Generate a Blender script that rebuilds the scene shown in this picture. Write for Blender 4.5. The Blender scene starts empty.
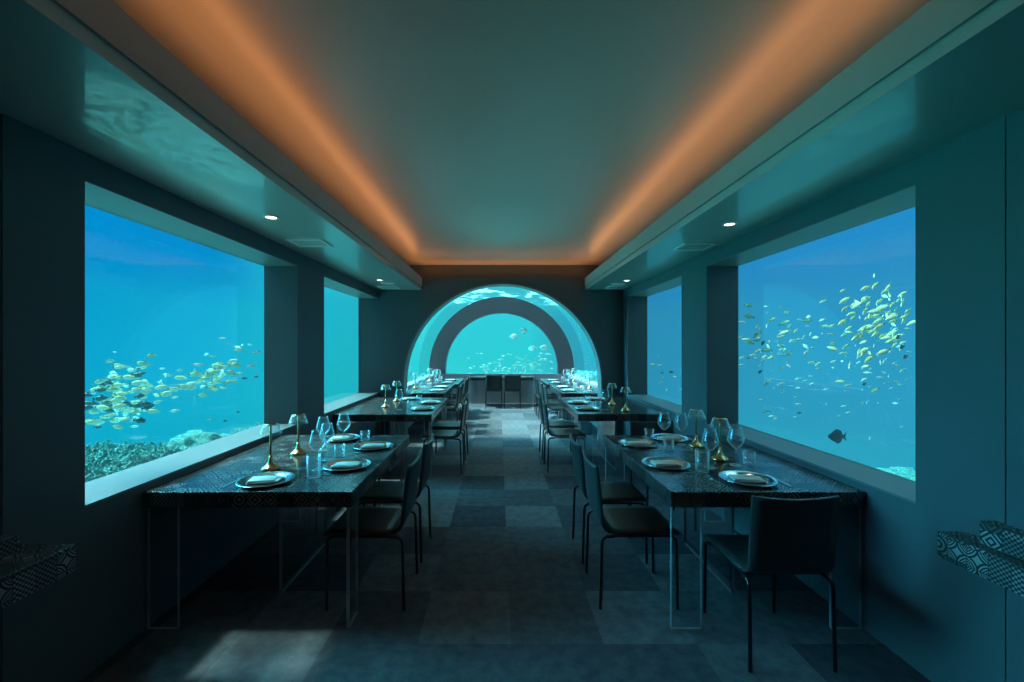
import bpy, bmesh, math, random
from mathutils import Vector, Matrix, noise
R = math.radians
rnd = random.Random(7)
scene = bpy.context.scene
COL = scene.collection

# ------------------------------------------------------------------ helpers
class MB:
    def __init__(s):
        s.v = []; s.f = []; s.m = []; s.sm = []
    def _add(s, vs, fs, mi=0, smooth=False):
        b = len(s.v); s.v += [tuple(p) for p in vs]
        for f in fs:
            s.f.append([b + i for i in f]); s.m.append(mi); s.sm.append(smooth)
    def box(s, x0, x1, y0, y1, z0, z1, mi=0, mat=None):
        vs = [(x0,y0,z0),(x1,y0,z0),(x1,y1,z0),(x0,y1,z0),(x0,y0,z1),(x1,y0,z1),(x1,y1,z1),(x0,y1,z1)]
        if mat: vs = [mat @ Vector(p) for p in vs]
        s._add(vs, [(0,3,2,1),(4,5,6,7),(0,1,5,4),(1,2,6,5),(2,3,7,6),(3,0,4,7)], mi)
        return s
    def rbox(s, x0, x1, y0, y1, z0, z1, b, mi=0, mat=None, seg=2, smooth=True):
        bm = bmesh.new(); bmesh.ops.create_cube(bm, size=1)
        for v in bm.verts:
            v.co = ((x0+x1)/2+v.co.x*(x1-x0), (y0+y1)/2+v.co.y*(y1-y0), (z0+z1)/2+v.co.z*(z1-z0))
        bmesh.ops.bevel(bm, geom=bm.edges[:], offset=b, segments=seg, affect='EDGES', profile=.5)
        if mat: bmesh.ops.transform(bm, matrix=mat, verts=bm.verts)
        s.add_bm(bm, mi, smooth); return s
    def add_bm(s, bm, mi=0, smooth=True):
        bm.verts.index_update()
        s._add([v.co.copy() for v in bm.verts], [[v.index for v in f.verts] for f in bm.faces], mi, smooth); bm.free()
    def tube(s, pts, r, n=8, mi=0, cap=True, radii=None):
        pts = [Vector(p) for p in pts]; rings = []
        up = None
        for i, p in enumerate(pts):
            d = (pts[min(i+1,len(pts)-1)] - pts[max(i-1,0)]).normalized()
            if up is None:
                up = d.orthogonal().normalized()
            up = (up - d*up.dot(d)).normalized(); sd = d.cross(up)
            rr = radii[i] if radii else r
            rings.append([p + (up*math.cos(2*math.pi*k/n) + sd*math.sin(2*math.pi*k/n))*rr for k in range(n)])
        vs = [q for ring in rings for q in ring]; fs = []
        for i in range(len(rings)-1):
            for k in range(n):
                a = i*n+k; b = i*n+(k+1)%n
                fs.append((a, b, b+n, a+n))
        s._add(vs, fs, mi, True)
        if cap:
            s._add(rings[0], [list(range(n))[::-1]], mi); s._add(rings[-1], [list(range(n))], mi)
        return s
    def lathe(s, prof, n=24, mi=0, smooth=True, sx=1, sy=1, c=(0,0,0)):
        vs = []; fs = []; idx = []
        for (r, z) in prof:
            if r < 1e-6:
                idx.append([len(vs)]); vs.append((c[0], c[1], c[2]+z))
            else:
                idx.append(list(range(len(vs), len(vs)+n)))
                for k in range(n):
                    a = 2*math.pi*k/n; vs.append((c[0]+r*math.cos(a)*sx, c[1]+r*math.sin(a)*sy, c[2]+z))
        for A, B in zip(idx, idx[1:]):
            for k in range(n):
                k2 = (k+1) % n
                if len(A) == 1 and len(B) == 1: continue
                if len(A) == 1: fs.append((A[0], B[k2], B[k]))
                elif len(B) == 1: fs.append((A[k], A[k2], B[0]))
                else: fs.append((A[k], A[k2], B[k2], B[k]))
        s._add(vs, fs, mi, smooth); return s
    def build(s, name, mats, parent=None, bevel=0):
        me = bpy.data.meshes.new(name); me.from_pydata(s.v, [], s.f)
        if not isinstance(mats, (list, tuple)): mats = [mats]
        for m in mats: me.materials.append(m)
        for p, mi, sm in zip(me.polygons, s.m, s.sm):
            p.material_index = mi; p.use_smooth = sm
        bm = bmesh.new(); bm.from_mesh(me); bmesh.ops.recalc_face_normals(bm, faces=bm.faces[:]); bm.to_mesh(me); bm.free()
        uv = me.uv_layers.new(name='UVMap')
        for p in me.polygons:
            n = p.normal; a = max(range(3), key=lambda i: abs(n[i]))
            for li in p.loop_indices:
                c = me.vertices[me.loops[li].vertex_index].co
                uv.data[li].uv = ((c.y, c.z), (c.x, c.z), (c.x, c.y))[a]
        me.update()
        o = bpy.data.objects.new(name, me); COL.objects.link(o)
        if parent: o.parent = parent
        if bevel:
            md = o.modifiers.new('bevel', 'BEVEL'); md.width = bevel; md.segments = 2; md.limit_method = 'ANGLE'
        return o

def tag(o, label, cat, group=None, kind=None):
    o['label'] = label; o['category'] = cat
    if group: o['group'] = group
    if kind: o['kind'] = kind
    return o
def struct(o, label=None):
    o['kind'] = 'structure'
    if label: o['label'] = label
    return o
def empty(name, loc=(0,0,0), rz=0):
    o = bpy.data.objects.new(name, None); COL.objects.link(o)
    o.location = loc; o.rotation_euler = (0,0,rz); o.empty_display_size = .1
    return o
KIDS = {}
def kids(o):
    return [c for c in COL.objects if c.parent == o]
def copy_tree(o, parent=None):
    if o.name not in KIDS: KIDS[o.name] = kids(o)
    c = o.copy(); COL.objects.link(c)
    if parent: c.parent = parent
    for ch in KIDS[o.name]: copy_tree(ch, c)
    return c
USED = set()
def place(proto, loc, rz, label, cat, group=None, scale=None):
    """first use moves the prototype itself, later uses copy it with its parts"""
    if proto.name in USED: o = copy_tree(proto)
    else:
        if proto.name not in KIDS: KIDS[proto.name] = kids(proto)
        o = proto; USED.add(proto.name)
    o.location = loc; o.rotation_euler = (0,0,rz)
    if scale: o.scale = (scale,)*3
    for k in ('label','category','group'):
        if k in o: del o[k]
    return tag(o, label, cat, group)

# ------------------------------------------------------------------ materials
def lin(c):
    return tuple((x/255/12.92 if x/255 <= .04045 else ((x/255+.055)/1.055)**2.4) for x in c) + (1,)
class NT:
    def __init__(s, tree): s.t = tree; s.n = tree.nodes; s.l = tree.links
    def node(s, typ, **kw):
        n = s.n.new(typ)
        for k, v in kw.items(): setattr(n, k, v)
        return n
    def put(s, sock, val):
        if isinstance(val, bpy.types.NodeSocket): s.l.new(val, sock)
        elif val is not None: sock.default_value = val
    def math(s, op, a, b=None, c=None, clamp=False):
        n = s.node('ShaderNodeMath', operation=op); n.use_clamp = clamp
        s.put(n.inputs[0], a)
        if b is not None: s.put(n.inputs[1], b)
        if c is not None: s.put(n.inputs[2], c)
        return n.outputs[0]
    def vmath(s, op, a, b=None):
        n = s.node('ShaderNodeVectorMath', operation=op); s.put(n.inputs[0], a)
        if b is not None: s.put(n.inputs[1], b)
        return n.outputs['Value'] if op in ('LENGTH','DOT_PRODUCT') else n.outputs[0]
    def mix(s, f, a, b):
        n = s.node('ShaderNodeMix', data_type='RGBA'); s.put(n.inputs[0], f); s.put(n.inputs[6], a); s.put(n.inputs[7], b)
        return n.outputs[2]
    def noise(s, vec, scale, detail=3, rough=.5, dist=0):
        n = s.node('ShaderNodeTexNoise'); s.put(n.inputs['Vector'], vec); n.inputs['Scale'].default_value = scale
        n.inputs['Detail'].default_value = detail; n.inputs['Roughness'].default_value = rough; n.inputs['Distortion'].default_value = dist
        return n.outputs[0]
    def ramp(s, f, stops):
        n = s.node('ShaderNodeValToRGB'); s.put(n.inputs[0], f); e = n.color_ramp.elements
        while len(e) < len(stops): e.new(.5)
        for el, (p, c) in zip(e, stops):
            el.position = p; el.color = c if len(c) == 4 else tuple(c)+(1,)
        return n.outputs[0]
    def sep(s, v):
        n = s.node('ShaderNodeSeparateXYZ'); s.put(n.inputs[0], v); return n.outputs
    def smooth(s, v, a, b):
        n = s.node('ShaderNodeMapRange', interpolation_type='SMOOTHSTEP'); s.put(n.inputs[0], v)
        n.inputs[1].default_value = a; n.inputs[2].default_value = b; return n.outputs[0]
def newmat(name):
    m = bpy.data.materials.new(name); m.use_nodes = True; m.node_tree.nodes.clear()
    t = NT(m.node_tree); out = t.node('ShaderNodeOutputMaterial'); return m, t, out
def pbr(name, col, rough=.5, metal=0, spec=.5, nscale=0, namp=.15, bump=0, bscale=200, coat=0):
    m, t, out = newmat(name); b = t.node('ShaderNodeBsdfPrincipled')
    c = tuple(col)+(1,) if len(col) == 3 else col
    tc = t.node('ShaderNodeTexCoord').outputs['Object']
    if nscale:
        n = t.noise(tc, nscale, 4)
        lo = tuple(x*(1-namp) for x in c[:3])+(1,); hi = tuple(min(1,x*(1+namp)) for x in c[:3])+(1,)
        t.put(b.inputs['Base Color'], t.mix(n, lo, hi))
    else: b.inputs['Base Color'].default_value = c
    b.inputs['Roughness'].default_value = rough; b.inputs['Metallic'].default_value = metal
    b.inputs['Specular IOR Level'].default_value = spec; b.inputs['Coat Weight'].default_value = coat
    if bump:
        bn = t.node('ShaderNodeBump'); bn.inputs['Strength'].default_value = bump; bn.inputs['Distance'].default_value = .002
        t.put(bn.inputs['Height'], t.noise(tc, bscale, 2)); t.put(b.inputs['Normal'], bn.outputs[0])
    t.put(out.inputs[0], b.outputs[0]); return m
def clear(name, tint=(1,1,1), ior=1.49, rough=0.0, boost=1.0, edge=0):
    """thin clear pane: transparent body with fresnel reflection"""
    m, t, out = newmat(name)
    tr = t.node('ShaderNodeBsdfTransparent'); tr.inputs[0].default_value = tuple(tint)+(1,)
    gl = t.node('ShaderNodeBsdfGlossy'); gl.inputs['Roughness'].default_value = rough; gl.inputs[0].default_value = (1,1,1,1)
    fr = t.node('ShaderNodeFresnel'); bf = t.node('ShaderNodeNewGeometry').outputs['Backfacing']
    t.put(fr.inputs[0], t.math('MULTIPLY_ADD', bf, 1/ior-ior, ior))       # same reflection from either side of the sheet
    f = t.math('MULTIPLY', fr.outputs[0], boost, clamp=True)
    mx = t.node('ShaderNodeMixShader'); t.put(mx.inputs[0], f); t.put(mx.inputs[1], tr.outputs[0]); t.put(mx.inputs[2], gl.outputs[0])
    last = mx.outputs[0]
    if edge:  # pale rim mixed in for the light that glass edges would refract
        lw = t.node('ShaderNodeLayerWeight'); lw.inputs[0].default_value = .4
        tl = t.node('ShaderNodeBsdfTranslucent'); tl.inputs[0].default_value = (.9,.95,.95,1)
        df = t.node('ShaderNodeBsdfDiffuse'); df.inputs[0].default_value = (.9,.95,.95,1)
        dm = t.node('ShaderNodeMixShader'); dm.inputs[0].default_value = .5; t.put(dm.inputs[1], tl.outputs[0]); t.put(dm.inputs[2], df.outputs[0])
        m2 = t.node('ShaderNodeMixShader'); t.put(m2.inputs[0], t.math('MULTIPLY_ADD', t.math('POWER', lw.outputs['Facing'], 2.2), edge, .02, clamp=True))
        t.put(m2.inputs[1], last); t.put(m2.inputs[2], dm.outputs[0]); last = m2.outputs[0]
    t.put(out.inputs[0], last); return m
def glow(name, col, st):
    m, t, out = newmat(name); e = t.node('ShaderNodeEmission'); e.inputs[0].default_value = tuple(col)+(1,); e.inputs[1].default_value = st
    t.put(out.inputs[0], e.outputs[0]); return m

M = {}
M['wall'] = pbr('wall_paint', (.115,.14,.155), .55, spec=.4, nscale=1.5, namp=.08, bump=.05, bscale=300)
M['reveal'] = pbr('window_reveal_paint', (.19,.205,.205), .42, nscale=2, namp=.06)
M['ceiling'] = pbr('ceiling_satin', (.62,.61,.57), .33, spec=.8, nscale=.7, namp=.05)
M['soffit'] = pbr('soffit_lacquer', (.46,.50,.47), .33, spec=1.0, nscale=.7, namp=.06, coat=.5)
M['lip'] = pbr('lip_paint', (.44,.42,.40), .5)
M['ring'] = pbr('tunnel_frame_paint', (.17,.125,.145), .5, nscale=2, namp=.08)
M['low_wall'] = pbr('tunnel_wall_paint', (.40,.38,.42), .5, nscale=2, namp=.08)
M['leather'] = pbr('dark_leather', (.030,.040,.043), .42, spec=.5, nscale=30, namp=.2, bump=.12, bscale=260)
M['frame'] = pbr('dark_chrome', (.07,.075,.08), .28, metal=1)
M['brass'] = pbr('brass', (.64,.41,.19), .2, metal=1, nscale=6, namp=.1)
M['silver'] = pbr('polished_silver', (.86,.87,.86), .16, metal=1, nscale=5, namp=.05)
M['china'] = pbr('glazed_china', (.80,.82,.80), .12, coat=.5)
M['cutlery'] = pbr('steel_cutlery', (.72,.72,.72), .2, metal=1)
M['napkin'] = pbr('linen_napkin', (.74,.70,.64), .85, nscale=40, namp=.08, bump=.3, bscale=500)
M['napkin_white'] = pbr('white_linen', (.84,.83,.80), .85, nscale=40, namp=.05, bump=.3, bscale=500)
M['glass'] = clear('window_acrylic', (.96,.985,.985), 1.49, 0, 1.2)
M['vault'] = clear('vault_acrylic', (.97,.99,.99), 1.49, .02, .55)
M['glass_wet'] = clear('acrylic_water_side', (.97,.99,.99), 1.49, 0, 0)
M['drink'] = clear('drinking_glass', (.98,.99,.99), 1.5, .02, 1.0, .55)
M['acrylic'] = clear('acrylic_panel', (.93,.96,.97), 1.49, .02, .8)
M['shade'] = clear('acrylic_shade', (.96,.98,.98), 1.49, .08, 1.0, .8)
M['acrylic_edge_lit'] = pbr('acrylic_edge_piped_light', (.38,.43,.45), .2, nscale=9, namp=.6)  # pale edge colour stands in for light piped through the sheet
M['white_fit'] = pbr('white_fitting', (.86,.88,.86), .4)
M['vent_panel'] = pbr('vent_panel_paint', (.60,.64,.62), .5)  # pale grey of the louver panel
M['lens'] = glow('downlight_lens', (1,.97,.85), 6.0)

# patchwork of small dark patterned tiles
def tile_mat(name, contrast, rough, size=.085):
    m, t, out = newmat(name); b = t.node('ShaderNodeBsdfPrincipled')
    uv = t.node('ShaderNodeUVMap').outputs[0]
    sc = t.vmath('MULTIPLY', uv, (1/size, 1/size, 0)); sc = t.vmath('ADD', sc, (100.0, 100.05, 0))
    cell = t.vmath('FLOOR', sc); fr = t.vmath('SUBTRACT', t.vmath('FRACTION', sc), (.5,.5,0))
    # patterns change per group of 2x2 tiles, tone per tile
    big = t.vmath('FLOOR', t.vmath('MULTIPLY', cell, (.5,.5,0)))
    w1 = t.node('ShaderNodeTexWhiteNoise', noise_dimensions='2D'); t.put(w1.inputs[0], big)
    w2 = t.node('ShaderNodeTexWhiteNoise', noise_dimensions='2D'); t.put(w2.inputs[0], t.vmath('ADD', cell, (37.3, 11.7, 0)))
    r1, r2 = w1.outputs[0], w2.outputs[0]
    x, y, _ = t.sep(fr)
    ax, ay = t.math('ABSOLUTE', x), t.math('ABSOLUTE', y)
    ln = t.vmath('LENGTH', fr)
    rings = t.math('SINE', t.math('MULTIPLY', ln, 26))
    diam = t.math('SINE', t.math('MULTIPLY', t.math('ADD', ax, ay), 22))
    star = t.math('SINE', t.math('ADD', t.math('MULTIPLY', t.math('MULTIPLY', ax, ay), 90), t.math('MULTIPLY', ln, 10)))
    latt = t.math('MULTIPLY', t.math('SINE', t.math('MULTIPLY', x, 25)), t.math('SINE', t.math('MULTIPLY', y, 25)))
    def sel(a, bb, thr): 
        k = t.math('GREATER_THAN', r1, thr)
        return t.math('ADD', t.math('MULTIPLY', a, t.math('SUBTRACT', 1, k)), t.math('MULTIPLY', bb, k))
    p = sel(sel(sel(diam, rings, .28), star, .5), latt, .75)
    p = t.smooth(p, -.15, .25)
    amt = t.math('MULTIPLY', p, t.math('MULTIPLY_ADD', r2, contrast*.8, contrast*.2))
    edge = t.math('GREATER_THAN', t.math('MAXIMUM', ax, ay), .475)
    amt = t.math('MULTIPLY', amt, t.math('SUBTRACT', 1, t.math('MULTIPLY', edge, .8)))
    t.put(b.inputs['Base Color'], t.mix(amt, (.012,.014,.016,1), (.42,.43,.43,1) if contrast < .5 else (.5,.51,.51,1)))
    n2 = t.noise(uv, 30, 3)
    t.put(b.inputs['Roughness'], t.math('MULTIPLY_ADD', n2, .16, rough))
    b.inputs['Specular IOR Level'].default_value = .6
    bn = t.node('ShaderNodeBump'); bn.inputs['Strength'].default_value = .22; bn.inputs['Distance'].default_value = .0015
    t.put(bn.inputs['Height'], t.math('SUBTRACT', t.math('MULTIPLY', p, .4), t.math('MULTIPLY', edge, 1.0)))
    t.put(b.inputs['Normal'], bn.outputs[0])
    t.put(out.inputs[0], b.outputs[0]); return m
M['tile'] = tile_mat('dark_patterned_tile', .49, .10)
M['tile_bold'] = tile_mat('bold_patterned_tile', .9, .3, .075)

def carpet_mat():
    m, t, out = newmat('carpet_squares'); b = t.node('ShaderNodeBsdfPrincipled')
    g = t.node('ShaderNodeTexCoord').outputs['Object']
    s = t.vmath('MULTIPLY', t.vmath('ADD', g, (-.06+48.5, -2.24+48.5, 0)), (1/.485, 1/.485, 0))
    w = t.node('ShaderNodeTexWhiteNoise', noise_dimensions='2D'); t.put(w.inputs[0], t.vmath('FLOOR', s))
    base = t.ramp(w.outputs[0], [(0,(.070,.075,.090)),(.35,(.105,.11,.127)),(.7,(.14,.145,.16)),(1,(.18,.18,.195))])
    mot = t.noise(g, 13, 5, .7); fine = t.noise(g, 420, 2)
    k = t.math('MULTIPLY', t.math('MULTIPLY_ADD', t.smooth(mot, .25, .75), .55, .72), t.math('MULTIPLY_ADD', fine, .7, .65))
    kk = t.node('ShaderNodeCombineXYZ')
    for i in range(3): t.put(kk.inputs[i], k)
    t.put(b.inputs['Base Color'], t.vmath('MULTIPLY', base, kk.outputs[0]))
    b.inputs['Roughness'].default_value = .95; b.inputs['Specular IOR Level'].default_value = .15
    bn = t.node('ShaderNodeBump'); bn.inputs['Strength'].default_value = .5; bn.inputs['Distance'].default_value = .004
    t.put(bn.inputs['Height'], fine); t.put(b.inputs['Normal'], bn.outputs[0])
    t.put(out.inputs[0], b.outputs[0]); return m
M['carpet'] = carpet_mat()

def fish_mat(name, back, side, belly):
    m, t, out = newmat(name); b = t.node('ShaderNodeBsdfPrincipled')
    o = t.node('ShaderNodeTexCoord').outputs['Object']; z = t.sep(o)[2]
    c = t.mix(t.smooth(z, -.022, .002), tuple(belly)+(1,), tuple(side)+(1,)); c = t.mix(t.smooth(z, .002, .014), c, tuple(back)+(1,))
    t.put(b.inputs['Base Color'], c); b.inputs['Roughness'].default_value = .35
    t.put(out.inputs[0], b.outputs[0]); return m
M['fish_yellow'] = fish_mat('yellow_fish_scales', (.58,.56,.22), (.78,.80,.50), (.88,.88,.78))
M['fish_pale'] = fish_mat('pale_fish_scales', (.50,.55,.38), (.72,.75,.66), (.82,.84,.8))
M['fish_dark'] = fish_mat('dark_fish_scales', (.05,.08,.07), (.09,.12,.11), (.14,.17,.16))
M['fish_silver'] = fish_mat('silver_fish_scales', (.5,.52,.52), (.65,.65,.65), (.7,.7,.7))
M['fish_fin'] = pbr('fish_fin', (.40,.36,.10), .5)
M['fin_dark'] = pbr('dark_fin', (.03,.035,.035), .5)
M['fin_silver'] = pbr('silver_fin', (.45,.48,.42), .5)

def rock_mat(name, a, b_, sc):
    m, t, out = newmat(name); b = t.node('ShaderNodeBsdfPrincipled')
    o = t.node('ShaderNodeTexCoord').outputs['Object']
    n = t.noise(o, sc, 6, .7); t.put(b.inputs['Base Color'], t.mix(t.smooth(n, .35, .65), tuple(a)+(1,), tuple(b_)+(1,)))
    b.inputs['Roughness'].default_value = .9
    bn = t.node('ShaderNodeBump'); bn.inputs['Strength'].default_value = 1; bn.inputs['Distance'].default_value = .05
    t.put(bn.inputs['Height'], t.noise(o, sc*2.2, 5, .7)); t.put(b.inputs['Normal'], bn.outputs[0])
    t.put(out.inputs[0], b.outputs[0]); return m
M['seabed'] = rock_mat('coral_rubble_sand', (.34,.46,.36), (.72,.80,.66), 3.0)
M['coral'] = rock_mat('coral_skin', (.05,.32,.27), (.34,.84,.70), 9)
M['coral_pale'] = rock_mat('pale_coral_skin', (.16,.55,.45), (.55,.92,.78), 9)

def water_mat(name, col, sigma):
    """clear sea: light is absorbed with distance and replaced by the colour of the lit water"""
    m, t, out = newmat(name)
    ab = t.node('ShaderNodeVolumeAbsorption'); ab.inputs[0].default_value = (0,.5,.55,1); ab.inputs[1].default_value = sigma*2
    em = t.node('ShaderNodeEmission'); em.inputs[0].default_value = (col[0]*2, col[1], col[2]*.9, 1); em.inputs[1].default_value = sigma
    ad = t.node('ShaderNodeAddShader'); t.put(ad.inputs[0], ab.outputs[0]); t.put(ad.inputs[1], em.outputs[0])
    t.put(out.inputs['Volume'], ad.outputs[0]); return m

# ------------------------------------------------------------------ room shell
XL, XR = -1.94, 2.00        # inner faces of the side walls
YB = 6.92                   # inner face of the end wall
OL, OR = -2.262, 2.305        # outer faces
ZS = 2.46                   # soffit
SILL = .805; HEAD = 2.33
CX = .07                    # axis of the tunnel
T0, T1 = 7.18, 11.70        # tunnel vault
RV, ZV = 1.89, .93          # vault radius and axis height

f = MB(); f.box(-2.9, 2.95, -2.7, 7.3, -.1, 0); f.box(CX-1.97, CX+1.97, 7.3, 12.0, -.1, 0)
struct(f.build('floor', M['carpet']))

w = MB()
w.box(OL, XL, 1.68, YB+.02, -.1, SILL-.012); w.box(OL, XL, 1.68, YB+.02, HEAD, 3.0)
w.box(OL, XL, 1.68, 2.015, SILL-.012, HEAD); w.box(OL, XL, 4.14, 4.77, SILL-.012, HEAD)
w.box(OL-.1, XL-.004, -2.7, 1.68, -.1, 3.0)
struct(w.build('wall_left', M['wall']))
w = MB()
w.box(XR, OR, 1.70, YB+.02, -.1, SILL-.012); w.box(XR, OR, 1.70, YB+.02, HEAD, 3.0)
w.box(XR, OR, 1.70, 2.065, SILL-.012, HEAD); w.box(XR, OR, 4.14, 4.71, SILL-.012, HEAD); w.box(XR, OR, 6.68, YB+.02, SILL-.012, HEAD)
w.box(XR+.004, OR+.1, -2.7, 1.70, -.1, 3.0)
struct(w.build('wall_right', M['wall']))
struct(MB().box(-2.5, 2.6, -2.8, -2.7, -.1, 3.05).build('wall_rear', M['wall']))

n = 1
for (x0, x1, y0, y1) in ((OL, XL, 2.015, 4.14), (OL, XL, 4.77, YB), (XR, OR, 2.065, 4.14), (XR, OR, 4.71, 6.68)):
    t = MB(); t.box(x0, x1, y0, y1, SILL-.012, SILL)
    t.box(x0, x1, y0, y1, HEAD-.006, HEAD)
    struct(t.build('trim_%d' % n, M['reveal'])); n += 1
n = 1
for (x, y0, y1) in ((-2.246, 2.015, 4.14), (-2.246, 4.77, YB), (2.289, 2.065, 4.14), (2.289, 4.71, 6.68)):
    p = MB().box(x-.015, x+.015, y0, y1, SILL, HEAD-.006); p.m = [1]*6; p.m[3 if x < 0 else 5] = 0
    struct(p.build('window_%d' % n, [M['glass'], M['glass_wet']])); n += 1

# end wall with the arched opening
def arch_wall(cx, zc, rad, y0, y1, xa, xb, ztop, zbot=0, nseg=56, mi=0, mj=0, m=None):
    m = m or MB()
    P = [(cx - rad*math.cos(math.pi*i/nseg), zc + rad*math.sin(math.pi*i/nseg)) for i in range(nseg+1)]
    for (y, flip) in ((y0, False), (y1, True)):
        for i in range(nseg):
            (xa_, za_), (xb_, zb_) = P[i], P[i+1]
            q = [(xa_, y, za_), (xb_, y, zb_), (xb_, y, ztop), (xa_, y, ztop)]
            m._add(q[::-1] if flip else q, [(0,1,2,3)], mi)
    for i in range(nseg):
        (xa_, za_), (xb_, zb_) = P[i], P[i+1]
        m._add([(xa_,y0,za_),(xa_,y1,za_),(xb_,y1,zb_),(xb_,y0,zb_)], [(0,1,2,3)], mj, True)
    m.box(xa, cx-rad, y0, y1, zbot, ztop, mi); m.box(cx+rad, xb, y0, y1, zbot, ztop, mi)
    return m
w = arch_wall(CX-.012, .966, 1.615, YB, T0, OL, OR, 2.605, -.1)
w.box(OL, OR, YB, YB+.05, 2.605, 2.655); w.box(OL-.1, OR+.1, 7.14, T0, 2.605, 3.0)
struct(w.build('wall_end', M['wall']))
# slim metal edging round the opening
a = MB(); N = 64
for i in range(N):
    t0, t1 = math.pi*i/N, math.pi*(i+1)/N
    ps = []
    for tt in (t0, t1):
        for rr in (1.585, 1.612): ps.append((CX-.012-rr*math.cos(tt), .966+rr*math.sin(tt)))
    for y, fl in ((YB-.015, 0), (T0, 1)):
        q = [(ps[0][0],y,ps[0][1]),(ps[2][0],y,ps[2][1]),(ps[3][0],y,ps[3][1]),(ps[1][0],y,ps[1][1])]
        a._add(q[::-1] if fl else q, [(0,1,2,3)])
    a._add([(ps[0][0],YB-.015,ps[0][1]),(ps[0][0],T0,ps[0][1]),(ps[2][0],T0,ps[2][1]),(ps[2][0],YB-.015,ps[2][1])], [(0,1,2,3)], 0, True)
    a._add([(ps[1][0],T0,ps[1][1]),(ps[1][0],YB-.015,ps[1][1]),(ps[3][0],YB-.015,ps[3][1]),(ps[3][0],T0,ps[3][1])], [(0,1,2,3)], 0, True)
for s in (-1, 1):
    x = CX-.012+s*1.5985; a.box(x-.0135, x+.0135, YB-.015, T0, 0, .966)
struct(a.build('trim_5', M['reveal']))

# soffits, lips, tray ceiling
s = MB(); s.box(XL-.02, -1.248, -2.7, YB, ZS, ZS+.05); struct(s.build('ceiling_soffit_left', M['soffit']))
s = MB(); s.box(1.39, XR+.08, -2.7, YB, ZS, ZS+.05); struct(s.build('ceiling_soffit_right', M['soffit']))
s = MB(); s.box(-1.29, -1.248, -2.7, YB, ZS+.05, 2.655); s.box(-1.248, -1.236, -2.7, YB, ZS+.055, 2.655); struct(s.build('trim_6', M['lip']))
s = MB(); s.box(1.39, 1.432, -2.7, YB, ZS+.05, 2.655); s.box(1.378, 1.39, -2.7, YB, ZS+.055, 2.655); struct(s.build('trim_7', M['lip']))
c = MB(); c.box(-2.45, 2.55, -2.75, 7.3, 2.90, 3.06)
struct(c.build('ceiling', M['ceiling']))
c = MB(); c.box(-1.78, -1.74, -2.7, YB, ZS+.05, 2.90); c.box(1.88, 1.92, -2.7, YB, ZS+.05, 2.90)
struct(c.build('trim_8', M['lip']))

# tunnel: low walls, vault, end frame with arched window
lw = MB()
for sgn in (-1, 1):
    x0, x1 = sorted((CX+sgn*1.80, CX+sgn*1.97)); lw.box(x0, x1, T0, 12.0, 0, .80)
lw.box(CX-1.97, CX+1.97, T1, T1+.28, 0, .805)
struct(lw.build('wall_tunnel', M['low_wall']))
v = MB(); NS = 72; a0 = -math.asin((ZV-.80)/RV)
th = [a0 + (math.pi-2*a0)*i/NS for i in range(NS+1)]
for i in range(NS):
    for rr, fl in ((RV, 0), (RV+.06, 1)):
        A, B = th[i], th[i+1]
        q = [(CX+rr*math.cos(A), T0, ZV+rr*math.sin(A)), (CX+rr*math.cos(A), T1, ZV+rr*math.sin(A)),
             (CX+rr*math.cos(B), T1, ZV+rr*math.sin(B)), (CX+rr*math.cos(B), T0, ZV+rr*math.sin(B))]
        v._add(q[::-1] if fl else q, [(0,1,2,3)], fl, True)
bm = bmesh.new()
struct(v.build('window_5', [M['vault'], M['glass_wet']]))
# annulus end frame
e = MB(); RI, ZI = 1.537, .925
NS = 64
def ann(y0, y1, ri, ro, zi, zo, m):
    for i in range(NS):
        A, B = math.pi*i/NS, math.pi*(i+1)/NS
        p = lambda r, z, t, y: (CX + r*math.cos(t), y, z + r*math.sin(t))
        m._add([p(ri,zi,A,y0), p(ro,zo,A,y0), p(ro,zo,B,y0), p(ri,zi,B,y0)], [(0,1,2,3)])
        m._add([p(ri,zi,A,y1), p(ri,zi,B,y1), p(ro,zo,B,y1), p(ro,zo,A,y1)], [(0,1,2,3)])
        m._add([p(ri,zi,A,y1), p(ri,zi,A,y0), p(ri,zi,B,y0), p(ri,zi,B,y1)], [(0,1,2,3)], 0, True)
        m._add([p(ro,zo,A,y0), p(ro,zo,A,y1), p(ro,zo,B,y1), p(ro,zo,B,y0)], [(0,1,2,3)], 0, True)
ann(T1, T1+.28, RI, 1.97, ZI, ZV, e)
e.box(CX-1.97, CX-RI, T1, T1+.28, .805, .93); e.box(CX+RI, CX+1.97, T1, T1+.28, .805, .93)
struct(e.build('wall_tunnel_end', M['ring']))
g = MB(); P = [(CX-RI, .805)] + [(CX-RI*math.cos(math.pi*i/48), ZI+RI*math.sin(math.pi*i/48)) for i in range(49)] + [(CX+RI, .805)]
for y, fl in ((T1+.2, 0), (T1+.23, 1)):
    g._add([(x, y, z) for x, z in P], [list(range(len(P))) if fl else list(range(len(P)))[::-1]], fl)
struct(g.build('window_6', [M['glass'], M['glass_wet']]))

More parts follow.
